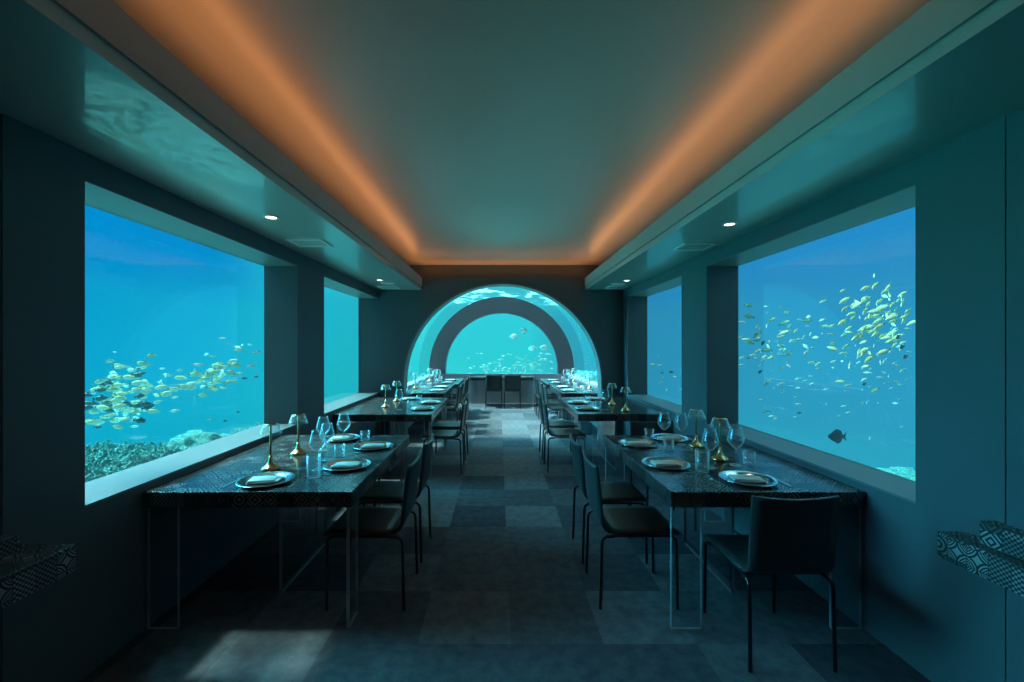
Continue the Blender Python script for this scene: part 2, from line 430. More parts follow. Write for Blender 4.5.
# ------------------------------------------------------------------ ceiling fittings
def downlight(x, y, label):
    o = empty('downlight', (x, y, ZS))
    MB().lathe([(.052,0),(.052,-.006),(.036,-.006),(.034,0)], 28).build('bezel', M['white_fit'], o)
    MB().lathe([(0,-.0035),(.0345,-.0035)], 28).build('lens', M['lens'], o)
    return tag(o, label, 'ceiling light', 'recessed downlights')
def vent(x, y, sx, sy, label):
    o = empty('air_vent', (x, y, ZS))
    m = MB()
    for (a, b, c, d) in ((-sx,sx,-sy,-sy+.025),(-sx,sx,sy-.025,sy),(-sx,-sx+.025,-sy+.025,sy-.025),(sx-.025,sx,-sy+.025,sy-.025)):
        m.box(a, b, c, d, -.012, 0)
    m.build('vent_frame', M['white_fit'], o)
    m = MB().box(-sx+.025, sx-.025, -sy+.025, sy-.025, -.002, 0)
    k = 6
    for i in range(k):
        y0 = -sy+.03 + (2*sy-.06)*i/k; m.box(-sx+.025, sx-.025, y0, y0+.012, -.008, -.002)
    m.build('louver_panel', M['vent_panel'], o)
    return tag(o, label, 'air vent', 'square soffit air vents')
def speaker(x, y, label):
    o = empty('ceiling_speaker', (x, y, ZS))
    MB().lathe([(.10,0),(.10,-.008),(.09,-.010),(.088,-.004)], 32).build('rim', M['white_fit'], o)
    MB().lathe([(0,-.006),(.088,-.004)], 32).build('grille', M['white_fit'], o)
    return tag(o, label, 'ceiling speaker', 'round ceiling speakers')
for x, y, l in ((-1.60,3.02,'small round lit downlight in the left soffit before the first air vent'),(-1.63,5.88,'small round lit downlight in the left soffit beside the round speaker'),
                (1.71,3.19,'small round lit downlight in the right soffit before the first air vent'),(1.76,5.92,'small round lit downlight in the right soffit beside the round speaker')):
    downlight(x, y, l)
for x, y, l in ((-1.65,3.76,'square white air vent in the left soffit just past the large window'),(-1.69,6.58,'square white air vent in the left soffit against the end wall'),
                (1.77,3.90,'square white air vent in the right soffit just past the large window'),(1.80,6.58,'square white air vent in the right soffit against the end wall')):
    vent(x, y, .15, .13, l)
speaker(-1.60, 6.17, 'flat round speaker in the left soffit between downlight and vent')
speaker(1.73, 6.25, 'flat round speaker in the right soffit between downlight and vent')

# ------------------------------------------------------------------ tables
TT = .76; TH = .085
def panel(x0, x1, y0, y1, z1):
    """clear acrylic sheet: faces clear, edges coloured pale for the light they pipe"""
    m = MB(); m.box(x0, x1, y0, y1, .001, z1); thin_x = (x1-x0) < (y1-y0)
    for k in range(6):
        nrm = ('z','z','y','x','y','x')[k]
        if nrm != ('x' if thin_x else 'y'): m.m[k] = 1
    return m
def table(name, x0, x1, y0, y1, label, group, corner='x', aisle=1):
    """aisle=+1: the aisle side is at x1"""
    o = empty(name, ((x0+x1)/2, (y0+y1)/2, 0)); cx, cy = (x0+x1)/2, (y0+y1)/2
    hx, hy = (x1-x0)/2, (y1-y0)/2
    MB().box(-hx, hx, -hy, hy, TT-TH, TT).build('tabletop', M['tile'], o, bevel=.003)
    th = .018; zt = TT-TH-.001
    A = hx-.03; 
    # middle sheet, along the table
    mid = panel(-.009, .009, -hy+.36, hy-.45, zt) if hy > .5 else panel(-.3, .3, .10, .118, zt)
    mid.build('leg', [M['acrylic'], M['acrylic_edge_lit']], o)
    for sy in (-1, 1):
        yy = sy*(hy-.03)
        for sx in (-1, 1):
            if corner == 'y' and sx == aisle:
                ya, yb = sorted((yy, yy-sy*.15)); p = panel(sx*A-.009, sx*A+.009, ya, yb, zt)
            else:
                xa, xb = sorted((sx*(hx-.01), sx*(hx-.175))); p = panel(xa, xb, yy-.009, yy+.009, zt)
            p.build('leg', [M['acrylic'], M['acrylic_edge_lit']], o)
    return tag(o, label, 'table', group)
G = 'tiled tables along the dining room'
table('dining_table', XL+.003, -.80, 2.335, 3.84, 'dark tiled table under the large left window, nearest of the left row', G, 'y', 1)
table('dining_table', .935, XR-.003, 2.335, 3.84, 'dark tiled table under the large right window, with a chair at its near end', G, 'x', -1)
table('dining_table', XL+.003, -.785, 5.0, 6.65, 'dark tiled table under the narrow left window, second of the left row', G, 'y', 1)
table('dining_table', .925, XR-.003, 5.03, 6.73, 'dark tiled table under the narrow right window, second of the right row', G, 'x', -1)
table('dining_table', CX-1.79, -.93, 7.27, 8.9, 'dark tiled table just inside the glass tunnel, left of the aisle', G, 'y', 1)
table('dining_table', 1.05, CX+1.79, 7.27, 8.9, 'dark tiled table just inside the glass tunnel, right of the aisle', G, 'x', -1)
table('dining_table', CX-1.79, -.86, 9.0, 10.6, 'dark tiled table deep in the glass tunnel, left side, near the arched end window', G, 'y', 1)
table('dining_table', 1.0, CX+1.79, 9.0, 10.6, 'dark tiled table deep in the glass tunnel, right side, near the arched end window', G, 'x', -1)
table('dining_table', -.74, .90, 11.05, 11.62, 'dark tiled table across the tunnel under the arched end window', G, 'x', -1)

def console(x0, x1, y0, y1, z0, z1, label, bx):
    o = MB().box(x0, x1, y0, y1, z0, z1).build('wall_console', M['tile_bold'], None, bevel=.003)
    tag(o, label, 'console shelf', 'patterned wall consoles')
    b = MB().box(*bx).build('tiled_block', M['tile_bold'], None, bevel=.003); return b
b = console(XL+.003, -1.696, .7, 1.724, .652, .76, 'patterned tile console shelf on the dark left wall, cut by the frame', (XL+.003, -1.85, .9, 1.66, .761, .825))
tag(b, 'low patterned tile block on the left console shelf', 'tiled block', 'tile blocks on the consoles')
b = console(1.877, XR-.003, .7, 1.843, .652, .76, 'patterned tile console shelf on the grey right wall, cut by the frame', (1.93, XR-.003, .9, 1.73, .761, .85))
tag(b, 'low patterned tile block on the right console shelf', 'tiled block', 'tile blocks on the consoles')

# ------------------------------------------------------------------ chairs
def make_chair():
    o = empty('dining_chair')
    W = .205
    # seat: padded slab that curls up at the back
    def sheet(prof, th, width, crown):
        m = MB(); nx = 8; vs = []; npf = len(prof)
        nr = []
        for i in range(npf):
            a = Vector(prof[max(i-1,0)]); b = Vector(prof[min(i+1,npf-1)]); d = (b-a).normalized(); nr.append(Vector((-d.y, d.x)))
        for side in (0, 1):
            for i, (y, z) in enumerate(prof):
                for k in range(nx+1):
                    u = -1+2*k/nx
                    e = 1-abs(u)**6*.35
                    off = (th*.5*e if side == 0 else -th*.5*e)
                    c = crown(i/(npf-1), u)
                    vs.append((u*width, y+nr[i].x*off+c[0], z+nr[i].y*off+c[1]))
        fs = []; S = npf*(nx+1)
        for i in range(npf-1):
            for k in range(nx):
                a = i*(nx+1)+k; q = (a, a+1, a+nx+2, a+nx+1)
                fs.append(q); fs.append(tuple(S+j for j in q[::-1]))
        for i in range(npf-1):
            a = i*(nx+1); fs.append((a, a+nx+1, S+a+nx+1, S+a)); a += nx; fs.append((a+nx+1, a, S+a, S+a+nx+1))
        for k in range(nx):
            fs.append((k+1, k, S+k, S+k+1)); a = (npf-1)*(nx+1)+k; fs.append((a, a+1, S+a+1, S+a))
        m._add(vs, fs, 0, True); return m
    seat = [(.235,.440),(.225,.447),(.20,.452),(.10,.452),(0,.449),(-.10,.448),(-.16,.452)]
    sheet(seat, .024, W, lambda t,u: (0, -.006*(1-u*u))).build('seat', M['leather'], o)
    back = [(-.16,.452),(-.185,.458),(-.205,.474),(-.216,.50),(-.222,.55),(-.230,.65),(-.240,.75),(-.248,.82),(-.251,.845)]
    sheet(back, .022, W, lambda t,u: (-.020*(1-u*u)*max(0,(t-.3)/.7), -.012*(1-u*u)*max(0,t-.85)/.15)).build('backrest', M['leather'], o)
    fr = MB()
    for s in (-1, 1):
        fr.tube([(s*.192,-.20,.428),(s*.192,.19,.428)], .008, 8)
    fr.tube([(-.192,.15,.428),(.192,.15,.428)], .007, 8); fr.tube([(-.192,-.15,.428),(.192,-.15,.428)], .007, 8)
    fr.build('seat_frame', M['frame'], o)
    for s in (-1, 1):
        MB().tube([(s*.197,.17,.427),(s*.198,.195,.426),(s*.199,.212,.415),(s*.200,.219,.39),(s*.201,.222,.2),(s*.202,.225,.002)], .0095, 10).build('leg', M['frame'], o)
        MB().tube([(s*.197,-.15,.427),(s*.198,-.195,.426),(s*.199,-.214,.415),(s*.200,-.221,.39),(s*.201,-.226,.2),(s*.202,-.232,.002)], .0095, 10).build('leg', M['frame'], o)
    return o
chair = make_chair()
# facing +x: rz=-90deg ; facing -x: +90deg
def ch(x, y, rz, label): return place(chair, (x, y, 0), R(rz), label, 'chair', 'dark leather dining chairs')
ch(-.79, 2.73, 90, 'dark leather chair nearest the camera on the aisle side of the near left table')
ch(-.79, 3.29, 90, 'dark leather chair on the aisle side of the near left table, second from the camera')
ch(-1.33, 3.83, 180, 'dark leather chair tucked in at the far end of the near left table')
ch(.83, 2.74, -90, 'dark leather chair nearest the camera on the aisle side of the near right table')
ch(.83, 3.27, -90, 'dark leather chair on the aisle side of the near right table, second from the camera')
ch(1.40, 2.28, 0, 'black looking chair with its back to the camera at the right table end')
ch(1.45, 3.84, 180, 'dark leather chair tucked in at the far end of the near right table')
ch(-.69, 5.42, 90, 'dark leather chair at the aisle side of the second left table, nearer one')
ch(-.69, 6.05, 90, 'dark leather chair at the aisle side of the second left table, farther one')
ch(.83, 5.48, -90, 'dark leather chair at the aisle side of the second right table, nearer one')
ch(.83, 6.12, -90, 'dark leather chair at the aisle side of the second right table, farther one')
nm = ['first', 'second', 'third', 'fourth']
for i, y in enumerate((7.75, 8.42, 9.4, 10.05)):
    ch(-.96, y, 90, 'dark leather chair inside the tunnel, %s along the left tables' % nm[i])
    ch(1.08, y, -90, 'dark leather chair inside the tunnel, %s along the right tables' % nm[i])
ch(-.13, 10.95, 0, 'dark chair facing the arched end window, left one of the pair')
ch(.34, 10.95, 0, 'dark chair facing the arched end window, right one of the pair')

# ------------------------------------------------------------------ tableware
def make_plate():
    m = MB().lathe([(0,.003),(.100,.003),(.112,.005),(.119,.012),(.148,.017),(.153,.018),(.154,.015),(.121,.006),(.113,.0),(0,.0)], 48)
    return m.build('charger_plate', M['silver'])
plate = make_plate()
def make_napkin(mat):
    m = MB()
    m.rbox(-.088,.088,-.052,.052,0,.007,.003)
    m.rbox(-.086,.084,-.050,.051,.007,.013,.003)
    m.rbox(-.086,.056,-.048,.047,.013,.018,.0025, mat=Matrix.Rotation(R(2),4,'Z'))
    o = m.build('folded_napkin', mat); return o
napkin = make_napkin(M['napkin']); napkin_w = make_napkin(M['napkin_white'])
napkin_w.name = 'folded_white_napkin'
def make_wine():
    o = empty('wine_glass')
    MB().lathe([(0,.0),(.036,.0),(.037,.0015),(.030,.003),(.010,.006),(.0045,.012),(0,.013)], 24).build('foot', M['drink'], o)
    MB().lathe([(.0042,.010),(.0034,.03),(.0032,.08),(.0045,.105),(.007,.112)], 12).build('stem', M['drink'], o)
    out = [(.004,.110),(.018,.118),(.034,.135),(.047,.156),(.052,.170),(.050,.182),(.044,.205),(.037,.235),(.033,.255)]
    MB().lathe(out + [(r-.0014, z+.0005) for r, z in out[::-1]][:-1] + [(0,.1125)], 28).build('bowl', M['drink'], o)
    return o
wine = make_wine()
def make_tumbler(name, r0, r1, h):
    m = MB().lathe([(0,0),(r0,0),(r0+.001,.003),(r1,h),(r1-.002,h),(r0-.002,.010),(0,.009)], 28)
    return m.build(name, M['drink'])
tumbler = make_tumbler('water_tumbler', .034, .039, .085)
highball = make_tumbler('highball_glass', .038, .042, .135)
def make_lamp():
    o = empty('table_lamp')
    MB().lathe([(0,0),(.054,0),(.056,.004),(.055,.014),(.046,.022),(.030,.032),(.019,.046),(.012,.065),(.009,.09),(0,.09)], 32).build('base', M['brass'], o)
    MB().lathe([(.009,.088),(.0075,.14),(.0065,.22),(.0065,.288),(0,.288)], 16).build('stem', M['brass'], o)
    MB().lathe([(0,.285),(.030,.285),(.032,.289),(.030,.293),(0,.294)], 24).build('cap', M['brass'], o)
    p = [(.046,.290),(.052,.272),(.060,.248),(.068,.226)]
    MB().lathe([(.029,.2885)]+p+[(r-.003, z) for r, z in p[::-1]]+[(.029,.2855)], 32).build('shade', M['shade'], o)
    return o
lamp = make_lamp()
def make_fork():
    m = MB()
    pts = [(-.10,.0065),(-.06,.005),(-.01,.003),(.03,.003),(.045,.009),(.06,.0115)]
    for (a, ra), (b, rb) in zip(pts, pts[1:]):
        m._add([(-ra,a,0),(ra,a,0),(rb,b,0),(-rb,b,0),(-ra,a,.003),(ra,a,.003),(rb,b,.003),(-rb,b,.003)],
               [(0,3,2,1),(4,5,6,7),(0,1,5,4),(1,2,6,5),(2,3,7,6),(3,0,4,7)])
    for k in range(4):
        x = -.0095+.00633*k; m.box(x-.0015, x+.0015, .06, .098, .0, .003)
    return m.build('fork', M['cutlery'])
def make_knife():
    m = MB(); pts = [(-.11,.006),(-.07,.007),(-.01,.0055),(.0,.008),(.06,.0095),(.10,.007),(.115,.001)]
    for (a, ra), (b, rb) in zip(pts, pts[1:]):
        m._add([(-ra,a,0),(.006,a,0),(.006,b,0),(-rb,b,0),(-ra,a,.003),(.006,a,.003),(.006,b,.003),(-rb,b,.003)],
               [(0,3,2,1),(4,5,6,7),(0,1,5,4),(1,2,6,5),(2,3,7,6),(3,0,4,7)])
    return m.build('table_knife', M['cutlery'])
fork, knife = make_fork(), make_knife()
Z = TT + .0006
def setting(x, y, face, where, nap, cut=True, nrz=0):
    """face: direction angle (deg) in which the guest looks"""
    place(plate, (x, y, Z), 0, 'round silver charger plate ' + where, 'plate', 'charger plates')
    place(nap, (x, y, Z+.0036), R(face-90+nrz), 'folded napkin on the plate ' + where, 'napkin', 'folded napkins')
    if cut:
        d = Vector((math.cos(R(face)), math.sin(R(face)), 0)); s = Vector((d.y, -d.x, 0))
        p = Vector((x, y, Z)) - s*.185; place(fork, p, R(face-90), 'steel fork beside the plate ' + where, 'fork', 'forks')
        p = Vector((x, y, Z)) + s*.185; place(knife, p, R(face-90), 'steel knife beside the plate ' + where, 'knife', 'knives')
LT, RT = 'of the near left table', 'of the near right table'
setting(-1.36, 2.51, 90, 'at the near end '+LT, napkin, True, 8)
setting(-1.00, 2.83, 180, 'at the nearer aisle seat '+LT, napkin, True, 90)
setting(-.985, 3.37, 180, 'at the farther aisle seat '+LT, napkin, True, 90)
setting(-1.34, 3.66, -90, 'at the far end '+LT, napkin, True)
setting(1.46, 2.53, 90, 'at the near end '+RT, napkin, True, -10)
setting(1.11, 2.86, 0, 'at the nearer aisle seat '+RT, napkin, True, 90)
setting(1.12, 3.46, 0, 'at the farther aisle seat '+RT, napkin, True, 90)
setting(1.45, 3.66, -90, 'at the far end '+RT, napkin, True)
for side, x in (('left', -.965), ('right', 1.11)):
    for y, k in ((5.42, 'nearer'), (6.02, 'farther')):
        setting(x, y, 180 if side == 'left' else 0, 'at the %s aisle seat of the second %s table' % (k, side), napkin, False, 90)
    xe = -1.33 if side == 'left' else 1.46
    setting(xe, 6.44, -90, 'at the far end of the second %s table' % side, napkin, False)
for side, x in (('left', -1.12), ('right', 1.25)):
    for i, y in enumerate((7.72, 8.40, 9.4, 10.05)):
        setting(x, y, 180 if side == 'left' else 0, 'at tunnel seat %s on the %s' % (('one','two','three','four')[i], side), napkin_w, False, 90)
def wg(x, y, l): place(wine, (x, y, Z), rnd.random()*6, 'clear stemmed wine glass ' + l, 'wine glass', 'stemmed wine glasses')
def tb(x, y, l): place(tumbler, (x, y, Z), 0, 'short clear water tumbler ' + l, 'tumbler', 'water tumblers')
def hb(x, y, l): place(highball, (x, y, Z), 0, 'tall clear highball glass ' + l, 'glass', 'highball glasses')
def lp(x, y, l): place(lamp, (x, y, Z), rnd.random()*6, 'brass table lamp with clear conical shade ' + l, 'lamp', 'small brass table lamps')
wg(-1.165, 2.76, 'in the front glass cluster '+LT); wg(-1.34, 3.28, 'behind the rear lamp '+LT)
wg(-1.235, 3.42, 'by the farther aisle seat '+LT)
wg(-1.20, 3.0, 'in the middle '+LT)
hb(-1.12, 2.60, LT[3:] and 'by the nearer end plate '+LT); tb(-1.145, 2.92+.17, 'by the nearer aisle plate '+LT); tb(-1.12, 3.60, 'by the far end plate '+LT)
wg(1.375, 2.80, 'behind the highball glass '+RT); wg(1.575, 2.86, 'beside the front lamp '+RT)
wg(1.345, 3.50, 'by the farther aisle seat '+RT); wg(1.465, 3.46, 'by the far end plate '+RT)
hb(1.285, 2.72, 'by the near end plate '+RT); tb(1.68, 2.89, 'right of the near end plate '+RT)
tb(1.29, 3.27, 'by the farther aisle plate '+RT); tb(1.29, 3.69, 'by the far end plate '+RT)
lp(-1.465, 2.76, 'nearest the camera on the near left table'); lp(-1.47, 3.15, 'second from the camera on the near left table')
lp(1.537, 2.99, 'nearest the camera on the near right table'); lp(1.556, 3.39, 'second from the camera on the near right table')
lp(-1.475, 5.6, 'nearer of two on the second left table'); lp(-1.475, 6.2, 'farther of two on the second left table')
lp(1.55, 5.27, 'nearer of two on the second right table'); lp(1.535, 5.84, 'farther of two on the second right table')
for side, x, xw in (('left', -1.25, -1.33), ('right', 1.33, 1.40)):
    for y, k in ((5.38, 'nearer'), (6.02, 'farther')):
        wg(x, y, 'by the %s aisle plate of the second %s table' % (k, side)); tb(x+(.09 if side == 'left' else -.04), y+.22, 'by the %s aisle plate of the second %s table' % (k, side))
for side, sg, x in (('left', -1, -1.40), ('right', 1, 1.53)):
    for i, y in enumerate((7.62, 8.32, 9.32, 9.98)):
        wg(x, y, 'at tunnel seat %s on the %s' % (('one','two','three','four')[i], side)); wg(x+sg*.10, y+.14, 'set back at tunnel seat %s on the %s' % (('one','two','three','four')[i], side))
        tb(x-sg*.02, y+.20, 'at tunnel seat %s on the %s' % (('one','two','three','four')[i], side))
    for y, k in ((8.05, 'first'), (9.75, 'second')):
        lp(x+sg*.17, y, 'on the %s tunnel table at the %s' % (k, side))
for x, l in ((-.36, 'far left'), (-.04, 'second from left'), (.44, 'third from left'), (.66, 'far right')):
    wg(x, 11.3, 'before the arched end window, %s' % l)

# ------------------------------------------------------------------ sea life
def fish_body(L, H, Wd, n=10, rings=11, tail=True):
    """solid body along +x (head at +x)"""
    m = MB(); R_ = []
    for i in range(rings):
        t = i/(rings-1); x = -L*.38 + L*.88*t
        h = H*.5*max(.10 if i == 0 else 0, (math.sin(math.pi*min(1, t*.98+.02)**.80))**.75) if 0 < i < rings-1 else (H*.09 if i == 0 else 0)
        w = h*Wd/H
        R_.append([(x, w*math.cos(2*math.pi*k/n), h*math.sin(2*math.pi*k/n)) for k in range(n)])
    vs = [p for r in R_ for p in r]; fs = []
    for i in range(rings-1):
        for k in range(n): fs.append((i*n+k, i*n+(k+1)%n, (i+1)*n+(k+1)%n, (i+1)*n+k))
    fs.append(list(range(n))[::-1]); m._add(vs, fs, 0, True); return m
def fin(m, pts, th, mi):
    k = len(pts); vs = [(x, -th, z) for x, z in pts] + [(x, th, z) for x, z in pts]
    m._add(vs, [list(range(k)), [k+i for i in range(k)][::-1]] + [((i+1)%k, i, k+i, k+(i+1)%k) for i in range(k)], mi)
def small_fish(name, L, H, mat, finmat):
    m = fish_body(L, H, L*.16)
    fin(m, [(-L*.36,H*.08),(-L*.54,H*.36),(-L*.49,0),(-L*.54,-H*.36),(-L*.36,-H*.08)], .0015, 1)
    fin(m, [(L*.22,H*.44),(L*.08,H*.66),(-L*.22,H*.42),(-L*.25,H*.28),(L*.1,H*.42)], .0012, 1)
    fin(m, [(-.0,-H*.42),(-L*.10,-H*.62),(-L*.26,-H*.26),(-L*.1,-H*.36)], .0012, 1)
    return m.build(name, [mat, finmat])
yf = small_fish('yellow_fish', .130, .048, M['fish_yellow'], M['fish_fin'])
pf = small_fish('pale_fish', .118, .038, M['fish_pale'], M['fin_silver'])
df = small_fish('dark_fish', .12, .053, M['fish_dark'], M['fin_dark'])
def cam_pt(u, v, Y): return ((u-499)*Y/430, Y, 1.55-(v-346.5)*Y/430)
def swim(proto, u, v, Y, head, label, cat='fish', group=None, sc=1, pitch=0):
    o = place(proto, cam_pt(u, v, Y), 0, label, cat, group, sc); o.rotation_euler = (rnd.uniform(-.15,.15), pitch, R(head)); return o
SWIM = []
def school(n, box_u, v_at, spread, Yr, proto, label, group, head, hj, sc=(.7,1.2), pitch=(-.3,.3), dens=None):
    for i in range(n):
        u = rnd.uniform(*box_u) if dens is None else dens()
        u = min(max(u, box_u[0]), box_u[1])
        v = rnd.gauss(v_at(u), spread); Y = rnd.uniform(*Yr)
        for _ in range(12):
            p_ = Vector(cam_pt(u, v, Y))
            if all((p_-q_).length > .15 for q_ in SWIM): break
            v = rnd.gauss(v_at(u), spread); Y = rnd.uniform(*Yr)
        SWIM.append(p_)
        swim(proto, u, v, Y, head+rnd.gauss(0, hj), label, 'fish', group, rnd.uniform(*sc), rnd.uniform(*pitch))
# left window: a band that rises to the right
bandL = lambda u: 404 - (u-85)*.22 if u < 180 else 383-(u-180)*.18
school(80, (82,158), bandL, 13, (4.2,6.0), yf, 'yellow backed fish in the dense part of the school outside the large left window', 'yellow fish school at the left window', 10, 30, dens=lambda: rnd.triangular(82,158,118))
school(62, (140,238), bandL, 6.5, (4.6,6.4), yf, 'small yellow fish strung along the middle of the left window school', 'yellow fish band at the left window', 10, 30)
school(40, (90,262), lambda u: bandL(u)-4, 14, (5,7), pf, 'small pale fish loosely around the school outside the large left window', 'pale fish at the left window', 10, 40)
school(24, (110,160), lambda u: 412, 5, (5.5,7.5), pf, 'faint pale fish below the dense school outside the large left window', 'pale fish below the left school', 5, 15)
school(26, (85,150), lambda u: 402-(u-85)*.12, 12, (4.2,5.2), df, 'dark fish inside the dense school outside the large left window', 'dark fish in the left school', 10, 30, (.7,1.1))
swim(df, 244, 378, 5.2, 180, 'dark oval fish trailing the left school, largest near the pier', sc=.62)
swim(df, 256, 376.5, 5.2, 180, 'dark oval fish trailing the left school, closest to the pier', sc=.5)
swim(df, 249.5, 364, 5.6, 110, 'small dark fish above the others near the pier, left window', sc=.4)
swim(df, 98, 427, 4.6, 8, 'lone dark fish below the school outside the left window', sc=.65)
for i, (u, v) in enumerate(((238,412),(225,421),(140,429),(115,352))):
    swim(df if i < 3 else pf, u, v, 6.5, 60*i, ('tiny dim fish low beside the pier', 'tiny dim fish above the round coral', 'tiny dim fish above the bushy reef', 'single pale fish high above the left school')[i], sc=.5 if i<3 else .6)
# right window
bandR = lambda u: 340 - (u-740)*.06
school(86, (838,914), lambda u: 326, 19, (4.2,6.0), yf, 'yellow striped fish in the dense right edge of the school outside the large right window', 'yellow fish school at the right window', 195, 35, (.7,1.15), (.2,.8), dens=lambda: rnd.triangular(838,914,892))
school(50, (742,850), lambda u: 342, 15, (4.8,6.6), yf, 'small yellow fish in the thinner left half of the right window school', 'yellow fish band at the right window', 195, 50, (.6,1.0), (-.4,.8))
school(80, (740,914), lambda u: 350, 20, (5.0,7.2), pf, 'small pale fish scattered through the school outside the large right window', 'pale fish at the right window', 190, 40, (.6,1.0), (-.2,.7))
school(36, (740,912), lambda u: 395, 20, (6,8.5), pf, 'faint pale fish drifting low outside the large right window', 'low pale fish at the right window', 185, 25, (.6,1.0), (-.2,.4))
for i, (u, v, s_, p) in enumerate(((888,288,1.0,.8),(864,301,.9,.5),(845,309,.95,.5),(757,335,.95,.6),(807,321,.9,.1))):
    swim(yf, u, v, 4.3, 195, ('yellow fish highest above the right window school', 'yellow fish second highest above the right school', 'plump yellow fish at the upper left fringe of the right school', 'shaded yellow fish near the pier, right window', 'yellow fish before the lit arch reflection, right window')[i], sc=s_*.9, pitch=p)
for i, (u, v, s_, p) in enumerate(((763,343,.8,.7),(898,337,1.0,.4),(902,347,1.0,.3),(760,372,.7,.5),(864,384,.75,.3),(905,357,1.0,.35))):
    swim(df, u, v, 4.6, 200, ('dark fish slanting down near the pier, right window', 'dark fish at the right edge of the school, upper', 'dark fish at the right edge of the school, middle', 'dark slim fish below the school near the pier, right window', 'dark slim fish below the school centre, right window', 'dark fish at the right edge of the school, lower')[i], sc=s_*.8, pitch=p)
# lone surgeonfish, with parts
def big_fish(name, L, H, mat, finmat):
    o = empty(name)
    fish_body(L, H, L*.2, 14, 15).build('body', mat, o)
    m = MB(); fin(m, [(-L*.35,H*.07),(-L*.56,H*.38),(-L*.48,0),(-L*.56,-H*.38),(-L*.35,-H*.07)], .003, 0); m.build('tail_fin', finmat, o)
    m = MB(); fin(m, [(L*.25,H*.40),(L*.02,H*.66),(-L*.25,H*.52),(-L*.30,H*.22),(0,H*.40)], .0025, 0); m.build('dorsal_fin', finmat, o)
    m = MB(); fin(m, [(L*.12,-H*.42),(-L*.05,-H*.64),(-L*.26,-H*.48),(-L*.30,-H*.2),(0,-H*.40)], .0025, 0); m.build('anal_fin', finmat, o)
    return o
sf = big_fish('surgeonfish', .18, .122, M['fin_dark'], M['fin_dark'])
swim(sf, 836.5, 436.5, 4.6, 176, 'lone black round bodied fish low outside the large right window', sc=1.0)
swim(df, 799, 413, 6.2, 180, 'small dim fish above and left of the black round fish', sc=.6)
bf = big_fish('batfish', .40, .23, M['fish_silver'], M['fin_silver'])
for i, (u, v) in enumerate(((523.7,330.5),(514,336.5),(532.5,348.5),(544,347.5))):
    swim(bf, u, v, 15.2, (200,170,150,165)[i], 'pale disc shaped fish beyond the arched end window, ' + ('topmost', 'second from top', 'lower left', 'lower right')[i], 'fish', 'pale disc fish beyond the end window', .85)
school(85, (446,556), lambda u: 363-(.0 if u > 500 else -3), 5.5, (15.5,20), pf, 'tiny pale fish shoaling low beyond the arched end window', 'pale fish shoal beyond the end window', 185, 20, (.9,1.7), (-.2,.2), dens=lambda: rnd.triangular(446,556,528))
school(9, (648,680), lambda u: 374, 8, (7.5,9.5), yf, 'small yellow fish outside the narrow right window', 'fish at the narrow right window', 185, 40, (.6,.9))
swim(df, 662, 373, 8.5, 180, 'small dark fish at mid height outside the narrow right window', sc=.6)
swim(df, 671, 372, 8.2, 180, 'dark fish near the pier edge outside the narrow right window', sc=.8)
swim(df, 411, 374, 10, 100, 'dark fish outside the tunnel vault on its left side, lower', sc=.9)
swim(df, 424.5, 362, 12, 110, 'tiny dark fish outside the tunnel vault on its left side, upper', sc=.6)

# seabed and reef
def fbm(x, y, s): return noise.fractal(Vector((x*s, y*s, 3.3)), 1.0, 2.0, 5)
sb = MB(); NX, NY = 150, 150; vs = []; fs = []
def ground(x, y):
    z = (-.62 if x < 2.6 else -1.45) + .16*fbm(x, y, .55) + .07*fbm(x, y, 1.9)
    if x < 0: z += .42*max(0, min(1, (-x-2.5)/2))*max(0, min(1, (9-y)/4))
    z -= .30*max(0, abs(x)-6.5) + (.10*max(0, y-7) if abs(x) > 2.6 else 0)
    if y > 12: z -= .12*(y-12)
    d = max(0, 2.2-abs(x-.05)); 
    if y < 12.5: z = min(z, -.13) if abs(x) < 2.8 else z
    return z
for j in range(NY+1):
    for i in range(NX+1):
        x = -17 + 34*i/NX; y = -4 + 40*j/NY; vs.append((x, y, ground(x, y)))
for j in range(NY):
    for i in range(NX):
        a = j*(NX+1)+i; fs.append((a, a+1, a+NX+2, a+NX+1))
sb._add(vs, fs, 0, True)
o = sb.build('seabed', M['seabed']); struct(o, 'pale rubble seabed outside the windows')

def coral_head(seed, amp=.35, fr=2.6, sub=4):
    bm = bmesh.new(); bmesh.ops.create_icosphere(bm, subdivisions=sub, radius=1)
    for v in bm.verts:
        n_ = noise.fractal(v.co*fr+Vector((seed*7.1, seed, 0)), 1, 2, 4); k = noise.noise(v.co*9+Vector((seed,0,0)))
        v.co *= 1+amp*n_+.10*abs(k)
        if v.co.z < -.35: v.co.z = -.35
        v.co.z *= .72
    m = MB(); m.add_bm(bm, 0, True); return m
def staghorn(seed, n=110):
    r_ = random.Random(seed); m = MB()
    m.add_bm(coral_core(seed), 0, True)
    for i in range(n):
        d = Vector((r_.gauss(0,1), r_.gauss(0,1), abs(r_.gauss(0,.8)))).normalized()
        p = d*.42; L = r_.uniform(.16,.42); q = p+d*L*.5+Vector((r_.gauss(0,.05), r_.gauss(0,.05), .03)); q2 = p+d*L+Vector((r_.gauss(0,.08), r_.gauss(0,.08), .07))
        m.tube([p, q, q2], .04, 5, 0, True, [.055,.045,.026])
        for k in range(2):
            b = p.lerp(q2, r_.uniform(.5,.9)); e_ = b+Vector((r_.gauss(0,.09), r_.gauss(0,.09), r_.uniform(.03,.13)))
            m.tube([b, e_], .03, 5, 0, True, [.032,.020])
    return m
def coral_core(seed):
    bm = bmesh.new(); bmesh.ops.create_icosphere(bm, subdivisions=3, radius=.48)
    for v in bm.verts: v.co *= 1+.25*noise.noise(v.co*5+Vector((seed, 0, 0)))
    return bm
